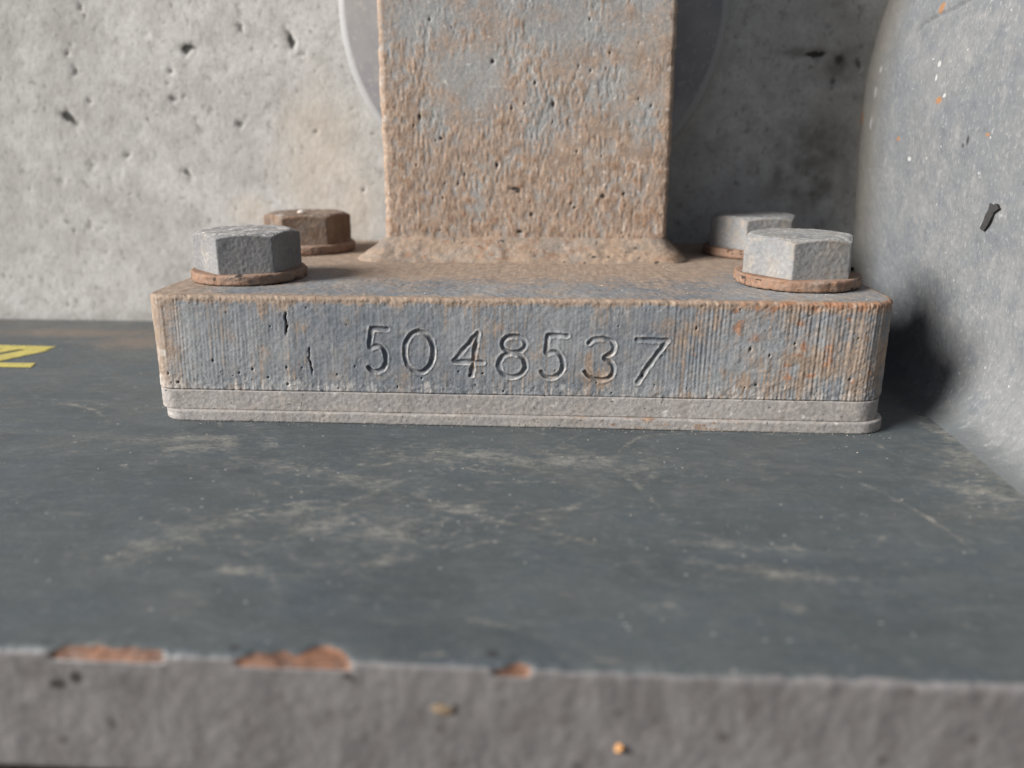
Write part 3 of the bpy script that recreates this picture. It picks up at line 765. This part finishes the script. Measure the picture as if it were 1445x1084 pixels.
    on_bev = np.exp(-((Z - (z1 - 0.5)) / 0.8) ** 2) * (T < 0.5) * 0.55
    d = d - on_bev * notch
    X = X + N[:, None, 0] * d * (T < 0.5); Y = Y + N[:, None, 1] * d * (T < 0.5)
    Z = Z - on_bev * notch * 0.5 + T * (0.5 * (fbm(X / 7, Y / 7, 351, 4) - 0.5) + 0.3 * (fbm(X / 1.6, Y / 1.6, 355, 2) - 0.5))
    # slight inward lean of the ends towards the bottom
    # masks
    side = (T < 0.5)
    thin = sstep(0.56, 0.78, fbm(sx / 0.62, 0.012 * Z + 5, 361, 2)) * sstep(0.35, 0.6, fbm(sx / 9, Z / 16, 363, 3))
    tb = sstep(z1 - 2.2 - 3.2 * fbm(S / 5, Z / 6, 365, 4) ** 1.5 - 1.5 * sstep(80, 110, X), z1 - 0.6, Z)
    rise = sstep(18.5, 12.5, Z + 3 * (fbm(S / 5, 0 * S, 367, 3) - 0.5))
    hair = sstep(0.60, 0.80, fbm(sx / 0.42, 0.008 * Z + 9, 381, 2)) * sstep(0.30, 0.62, fbm(sx / 12, Z / 14, 383, 3))
    dust = side * (0.22 + 0.40 * thin + 0.34 * hair + 0.5 * (fbm(S / 11, Z / 11, 385, 4) - 0.5) + 0.75 * tb + 0.30 * sstep(0.5, .75, fbm(S / 8, Z / 9, 369, 3)) + 0.24 * sstep(50, 95, X) * (0.4 + 1.2 * fbm(X / 7, Z / 9, 379, 3))
                   + 0.6 * sstep(-112, -128, X)) 
    pale = side * (0.50 * rise + 0.40 * thin * sstep(20, -80, X) + 0.30 * hair + 0.45 * lipd * front + 0.75 * groove * front * sstep(0.75, 0.2, groove) + 0.55 * blobs(X, Z, [(38, 43, 4, 4), (-118, 32, 5, 9), (-124, 22, 4, 8)])
                   + 0.35 * sstep(0.6, 0.8, fbm(S / 3, Z / 5, 371, 3)))
    rust = side * (np.maximum(0.62 * blobs(X, Z, RUST_SPOTS), 0.40 * tb + 0.16 * tb * sstep(60, 90, X)) + 0.17 * sstep(60, 95, X) - 0.06)
    dark = side * (np.clip(crk, 0, 1) + 0.0 * groove)
    # top: rusty tan dust towards the post and rear, bluish bare paint along the front middle
    dp = np.maximum(np.abs(X) - 62, 0) + np.maximum(np.maximum(90 - Y, Y - 135), 0)
    dtop = 0.46 + 0.75 * sstep(75, 5, dp) * (0.55 + 0.9 * fbm(X / 9, Y / 9, 373, 3)) + 0.35 * sstep(6, 0, Y) + 0.4 * sstep(-95, -125, X)
    dust = dust + T * dtop
    rust = rust + T * (0.30 * sstep(8, 0, Y) * fbm(X / 5, Y / 3, 375, 3) + 0.62 * sstep(70, 0, dp) * fbm(X / 6, Y / 6, 377, 3))
    o = link('base_plate', make_mesh('base_plate', np.stack([X, Y, Z], -1), grid_quads(n, nr, True),
             dict(dust=dust, pale=pale, rust=rust, dark=dark)), None, M_PLATE)
    kid(o, post)
    tag(o, 'thick saw-cut base plate with the number 5048537 stamped in its front edge')
base_plate()

PY0, PY1, PH = 90.5, 134.0, 62.3
def post_bar():
    z0, z1 = 46.2, 520.0
    P, N = rrect(-PH, PH, PY0, PY1, (3.0, 2.2, 3, 3), 0.36, 2.0)
    zs = np.concatenate([np.arange(z0, 182, 0.42), np.arange(190, z1 + 1, 10)])
    n = len(P)
    Z = np.broadcast_to(zs[None, :], (n, len(zs))).copy()
    X = np.repeat(P[:, :1], len(zs), 1); Y = np.repeat(P[:, 1:], len(zs), 1)
    S = X + 0.9 * (Y - PY0)
    # bark-like scale: narrow upright wrinkles, broken into short lengths
    w1 = fbm(S / 1.15 + 1.2 * fbm(S / 6, Z / 5, 401, 2), Z / 3.0, 403, 3)
    w2 = fbm(S / 3.0, Z / 10.0, 407, 3)
    pt = sstep(0.38, 0.58, fbm(S / 16, Z / 16, 411, 4) + 0.14 * sstep(150, 80, Z))
    d = (0.50 * (w1 - 0.5) + 0.15 * (w2 - 0.5)) * (0.2 + 0.8 * pt) + 0.7 * (fbm(S / 30, Z / 30, 413, 2) - 0.5)
    # wavy worn arrises
    corner = np.minimum(np.exp(-((np.abs(X) - PH) / 3.0) ** 2), 1)
    d = d - corner * 0.4 * sstep(0.5, 0.8, fbm(S * 0 + np.sign(X) * 3, Z / 4, 415, 3))
    dark = np.zeros_like(X)
    for (cx, cz, rx, rz) in [(-4, 77, 2.6, 0.9), (-3, 76.2, 1.4, 1.4), (34, 74, 1.2, 1.2), (3, 66, 0.9, 1.0), (-13.5, 129, 0.8, 1.0), (-36, 98, .8, .8), (12, 112, 0.8, 1.6), (-12, 87, .7, 1.2), (-45, 107, .7, 1.5), (-2, 58.5, 1.5, .8), (43, 75, .6, .6), (22, 69, .6, .5)]:
        dark = np.maximum(dark, np.exp(-((X - cx) / rx) ** 2 - ((Z - cz) / rz) ** 2) * (Y < PY0 + 2))
    rng = np.random.default_rng(12)
    for i in range(40):
        cx, cz, rr = rng.uniform(-60, 60), rng.uniform(58, 170), 0.25 + 0.35 * rng.random() ** 2
        dark = np.maximum(dark, 0.8 * np.exp(-((X - cx) / rr) ** 2 - ((Z - cz) / (rr * 1.6)) ** 2) * (Y < PY0 + 2))
    d = d - 0.7 * dark
    X = X + N[:, None, 0] * d; Y = Y + N[:, None, 1] * d
    bare = blobs(X, Z, [(-24, 125, 13, 8), (-18, 118, 8, 10), (10, 160, 30, 10), (20, 140, 18, 6), (35, 120, 9, 7), (-40, 145, 14, 8), (48, 105, 8, 8), (-38, 105, 6, 8), (5, 100, 7, 6), (-20, 75, 4, 9), (10, 108, 10, 8), (50, 160, 12, 8)])
    lvl = 0.46 + 0.36 * sstep(165, 80, Z) + 1.4 * (w1 - 0.5) * (0.3 + 0.7 * pt) + 0.5 * (fbm(S / 9, Z / 11, 421, 4) - 0.5) + 0.4 * corner
    dust = lvl - 0.60 * bare + 0.12
    rust = 0.24 + 1.5 * (w1 - 0.55) * (0.3 + 0.7 * pt) + 0.14 * sstep(120, 60, Z) + 0.22 * corner * (X < 0) - 0.05 * corner + 0.3 * (fbm(S / 10, Z / 12, 425, 3) - 0.5) - 0.25 * bare
    pale = 0.25 + 0.7 * sstep(0.66, 0.8, fbm(S / 1.6, Z / 2.2, 427, 2)) * 0.8 - 0.2
    o = link('upright_bar', make_mesh('upright_bar', np.stack([X, Y, Z], -1), grid_quads(n, len(zs), True),
             dict(dust=dust, rust=rust, pale=pale, dark=dark)), None, M_POST)
    kid(o, post)
post_bar()

def weld():
    P, N = rrect(-PH, PH, PY0, PY1, (3.0, 3.0, 3, 3), 0.6, 1.2)
    ts = np.linspace(0, 1, 26)
    n = len(P)
    X = np.repeat(P[:, :1], 26, 1); Y = np.repeat(P[:, 1:], 26, 1)
    S = X + 0.8 * Y
    t = ts[None, :] * np.ones((n, 1))
    leg = 9.6 + 2.0 * (fbm(S / 14, 0 * S, 501, 3) - 0.5) + 1.5 * np.clip(N[:, None, 0], 0, 1) + 5.0 * np.clip(-N[:, None, 0], 0, 1)
    hgt = 10.4 + 1.6 * (fbm(S / 12, 0 * S, 505, 3) - 0.5)
    off = -0.4 + (leg + 0.4) * t
    bulge = np.sin(math.pi * t) * (0.5 + 0.9 * (fbm(S / 10, t * 2, 507, 3) - 0.5)) + np.sin(math.pi * t) * 0.8 * (fbm(S / 2.5, t * 5, 509, 3) - 0.5)
    Z = 46 + hgt * (1 - t) ** 1.35 + bulge * 0.8 - 1.6 * sstep(0.85, 1.0, t)
    off = off + bulge * 0.7
    X = X + N[:, None, 0] * off; Y = Y + N[:, None, 1] * off
    dust = 0.62 + 0.8 * (fbm(S / 8, t * 3, 511, 3) - 0.5)
    rust = 0.36 + 0.8 * (fbm(S / 7, t * 3, 515, 3) - 0.45)
    pale = 0.5 * sstep(0.62, 0.8, fbm(S / 5, t * 4, 517, 3))
    dark = 0.9 * sstep(0.80, 0.86, fbm(S / 1.8, t * 6, 521, 2))
    o = link('weld_bead', make_mesh('weld_bead', np.stack([X, Y, Z], -1), grid_quads(n, 26, True, flip=True),
             dict(dust=dust, rust=rust, pale=pale, dark=dark)), None, M_WELD)
    kid(o, post)
weld()
tag(post, 'rusty upright steel bar welded to a thick base plate stamped 5048537', 'steel post')

# ------------------------------------------------------------------ bolts
VIEW = (17.7, -284.4)
def hex_head(R, h, rot, seed):
    """radius function of a softened hexagon, chamfered top"""
    n = 360
    th = np.linspace(0, 2 * math.pi, n, endpoint=False)
    a = R * 0.866
    fac = [rot + k * math.pi / 3 for k in range(6)]
    p = 150.0
    s = sum(np.clip(np.cos(th - f) / a, 0, None) ** p for f in fac)
    rad = s ** (-1 / p)
    rc = a * 0.985
    ztop = h - np.clip(rad - rc, 0, None) * 0.40
    rows_r, rows_z = [], []
    for t in np.linspace(0, 1, 34):
        rows_r.append(rad * 1.0); rows_z.append(-0.2 + (ztop - 0.35 + 0.2) * t)
    for e in (0.12, 0.3, 0.6):
        rows_r.append(rad - e); rows_z.append(ztop - 0.35 + 0.35 * math.sin(e / 0.6 * math.pi / 2))
    for t in np.linspace(0.12, 1, 7):
        rr = (rad - 0.6) * (1 - t) + np.minimum(rc - 0.6, rad - 0.6) * t
        rows_r.append(rr); rows_z.append(h - np.clip(rr + 0.6 - rc, 0, None) * 0.40)
    for t in np.linspace(0.06, 0.99, 24):
        rows_r.append(np.minimum(rc - 0.6, rad - 0.6) * (1 - t)); rows_z.append(np.full(n, h))
    Rr = np.stack(rows_r, 1); Z = np.stack(rows_z, 1)
    S = (th[:, None] * R); isd = np.zeros_like(Z); isd[:, :36] = 1
    X = Rr * np.cos(th)[:, None]; Y = Rr * np.sin(th)[:, None]
    d = 0.18 * (fbm(S / 4 + seed, Z / 4, seed, 4) - 0.5) + 0.22 * (fbm(S / 1.1, Z / 1.1 + seed, seed + 5, 3) - 0.5)
    dt = 0.28 * (fbm(X / 3 + seed, Y / 3, seed + 7, 3) - 0.5) + 0.3 * (fbm(X, Y, seed + 9, 2) - 0.5)
    X = X * (1 + d * isd / np.maximum(Rr, 1)); Y = Y * (1 + d * isd / np.maximum(Rr, 1)); Z = Z + dt * (1 - isd)
    return X, Y, Z, isd, S, th

def spring_washer(R, t, seed, lift=0.0, split=0.6):
    n = 200
    a = np.linspace(0.0, 2 * math.pi, n) if lift > 0 else np.linspace(0, 2 * math.pi, n, endpoint=False)
    if lift > 0: a = np.linspace(0.03, 2 * math.pi - 0.03, n)
    rb = 0.9
    prof = [(R - 9, 0.0)] + [(R - rb, 0.0)] + [(R - rb + rb * math.sin(q), rb - rb * math.cos(q)) for q in np.linspace(0.2, math.pi / 2, 4)]
    prof += [(R, z) for z in np.linspace(rb + 0.2, t - rb - 0.1, 5)]
    prof += [(R - rb + rb * math.cos(q), t - rb + rb * math.sin(q)) for q in np.linspace(0, math.pi / 2, 5)]
    prof += [(R - 2, t), (R - 4, t), (R - 6, t), (R - 9, t)]
    prof = np.array(prof)
    A = a[:, None] + split
    S = a[:, None] * R
    d = 0.6 * (fbm(S / 3, prof[None, :, 1] / 3, seed, 4) - 0.5) + 0.55 * (fbm(S / 1.0, prof[None, :, 1] / 1.0, seed + 4, 2) - 0.5)
    rr = prof[None, :, 0] + d * (prof[None, :, 0] > R - 3) + 0.5 * (fbm(S / 14, 0 * S, seed + 6, 2) - 0.5)
    X = rr * np.cos(A); Y = rr * np.sin(A)
    Z = prof[None, :, 1] + lift * (1 - a[:, None] / (2 * math.pi)) ** 2 + 0 * rr
    return X, Y, Z, S, n, len(prof), lift == 0

def bolt(x, y, R, hh, rot_from_view, wr, wt, mat, label, seed, tint, lift=0.0, split=0.6):
    e = empty('hex_bolt', (x, y, 46.2))
    va = math.atan2(VIEW[1] - y, VIEW[0] - x)
    X, Y, Z, isd, S, th = hex_head(R, hh, va + rot_from_view, seed)
    Z = Z + wt
    n, m = X.shape
    f1 = fbm(S / 5 + seed, Z / 5, seed + 21, 4); f2 = fbm(X / 6 + 3, Y / 6 + seed, seed + 25, 3)
    ff = np.where(isd > 0.5, f1, f2)
    edge = np.exp(-((Z - wt - hh + 1.0) / 1.1) ** 2) * isd
    mk = dict(dust=tint[0] + 0.7 * (ff - 0.5) + 0.2 * edge, rust=tint[1] + 0.5 * (np.where(isd > 0.5, fbm(S / 4, Z / 4 + seed, seed + 27, 3), fbm(X / 4, Y / 4, seed + 29, 3)) - 0.5) + tint[3] * edge,
              pale=tint[2] + 0.9 * (np.where(isd > 0.5, fbm(S / 3 + 5, Z / 3, seed + 31, 3), fbm(X / 3, Y / 3, seed + 33, 3)) - 0.5) + 0.35 * (1 - isd), dark=0.0 * X)
    hd = link('bolt_head', make_mesh('bolt_head', np.stack([X, Y, Z], -1), grid_quads(n, m, True), mk), e, mat)
    X, Y, Z, S, n, m, closed = spring_washer(wr, wt, seed + 50, lift, split)
    mk = dict(dust=0.25 + 0.6 * (fbm(S / 5, Z / 2, seed + 61, 3) - 0.5), rust=0.38 + 0.5 * (fbm(S / 4, Z / 3, seed + 63, 3) - 0.5),
              pale=0.2 * fbm(S / 3, Z / 3, seed + 65, 2), dark=0.8 * sstep(0.66, 0.8, fbm(S / 2, Z / 1.2, seed + 67, 2)))
    V = np.stack([X, Y, Z], -1)
    q = grid_quads(n, m, closed)
    ws = link('washer', make_mesh('washer', V, q, mk), e, M_WASHER)
    tag(e, label, 'bolt', 'hex bolts holding down the base plate')
    return e
D = math.radians
bolt(-105.5, 38.2, 20.1, 14.6, D(-4), 21.8, 3.9, M_BOLT, 'plain grey hex bolt in front of the brown one, left of the post', 601, (0.20, 0.05, 0.20, 0.25))
bolt(-105.5, 117.7, 20.4, 13.6, D(-5), 22.0, 4.2, M_BOLT_BROWN, 'brown rusted hex bolt between the grey left bolt and the post', 637, (0.35, 0.25, 0.0, 0.25))
bolt(105.5, 38.2, 21.5, 14.2, D(-34), 23.0, 4.2, M_BOLT_PALE, 'pale scaly hex bolt on an orange split washer near the right end of the plate', 661, (0.35, 0.14, 0.20, 0.22), 1.3, 0.15)
bolt(105.5, 117.7, 20.8, 14.0, D(-38), 22.2, 4.0, M_BOLT_PALE, 'pale hex bolt half hidden behind the bolt on the orange split washer', 691, (0.35, 0.16, 0.25, 0.15))

# white lump on the brown bolt
cr = link('dirt_crumb', crumb_mesh('dirt_crumb', (-106, 112, 64.4), 1.4, 7, (1.4, 1.0, 0.8)), None, m_wh)
tag(cr, 'pale dirt crumb lying on top of the brown bolt', 'crumb')

# ------------------------------------------------------------------ loose grit
def grit():
    rng = np.random.default_rng(77)
    V, Q = [], []
    base = np.array([(1, 0, 0), (0, 1, 0), (-1, 0, 0), (0, -1, 0), (0, 0, 0.8), (0, 0, -0.6)])
    tri = np.array([(0, 1, 4), (1, 2, 4), (2, 3, 4), (3, 0, 4), (1, 0, 5), (2, 1, 5), (3, 2, 5), (0, 3, 5)])
    def put(x, y, z, s):
        b = len(V) * 6
        a = rng.uniform(0, 6.28); c, s_ = math.cos(a), math.sin(a)
        p = base * rng.uniform(0.6, 1.3, (6, 1)) * s
        V.append(np.stack([p[:, 0] * c - p[:, 1] * s_ + x, p[:, 0] * s_ + p[:, 1] * c + y, p[:, 2] + z], 1))
        Q.append(tri + b)
    for i in range(600):
        x, y = rng.uniform(-280, 148), rng.uniform(-138, 158)
        if -130 < x < 132 and y > -3: continue
        put(x, y, 0.10, 0.08 + 0.24 * rng.random() ** 4)
    for i in range(220):                                   # along the foot of the shim
        x = rng.uniform(-128, 132); put(x, -2.3 - abs(rng.normal(0, 1.6)), 0.12, 0.08 + 0.20 * rng.random() ** 3)
    for i in range(900):
        x, y = rng.uniform(-126, 126), rng.uniform(3, 152)
        if abs(x) < 72 and y > 80: continue
        put(x, y, 46.1, 0.10 + 0.28 * rng.random() ** 3)
    me = make_mesh('grit', np.concatenate(V), np.zeros((0, 4), int), None, np.concatenate(Q), smooth=False)
    o = link('grit', me, None, simple('grit_pale', (0.34, 0.31, 0.27), 0.6, 3))
    tag(o, 'loose pale grit scattered on the bed plate and base plate', 'grit', kind='stuff')
grit()
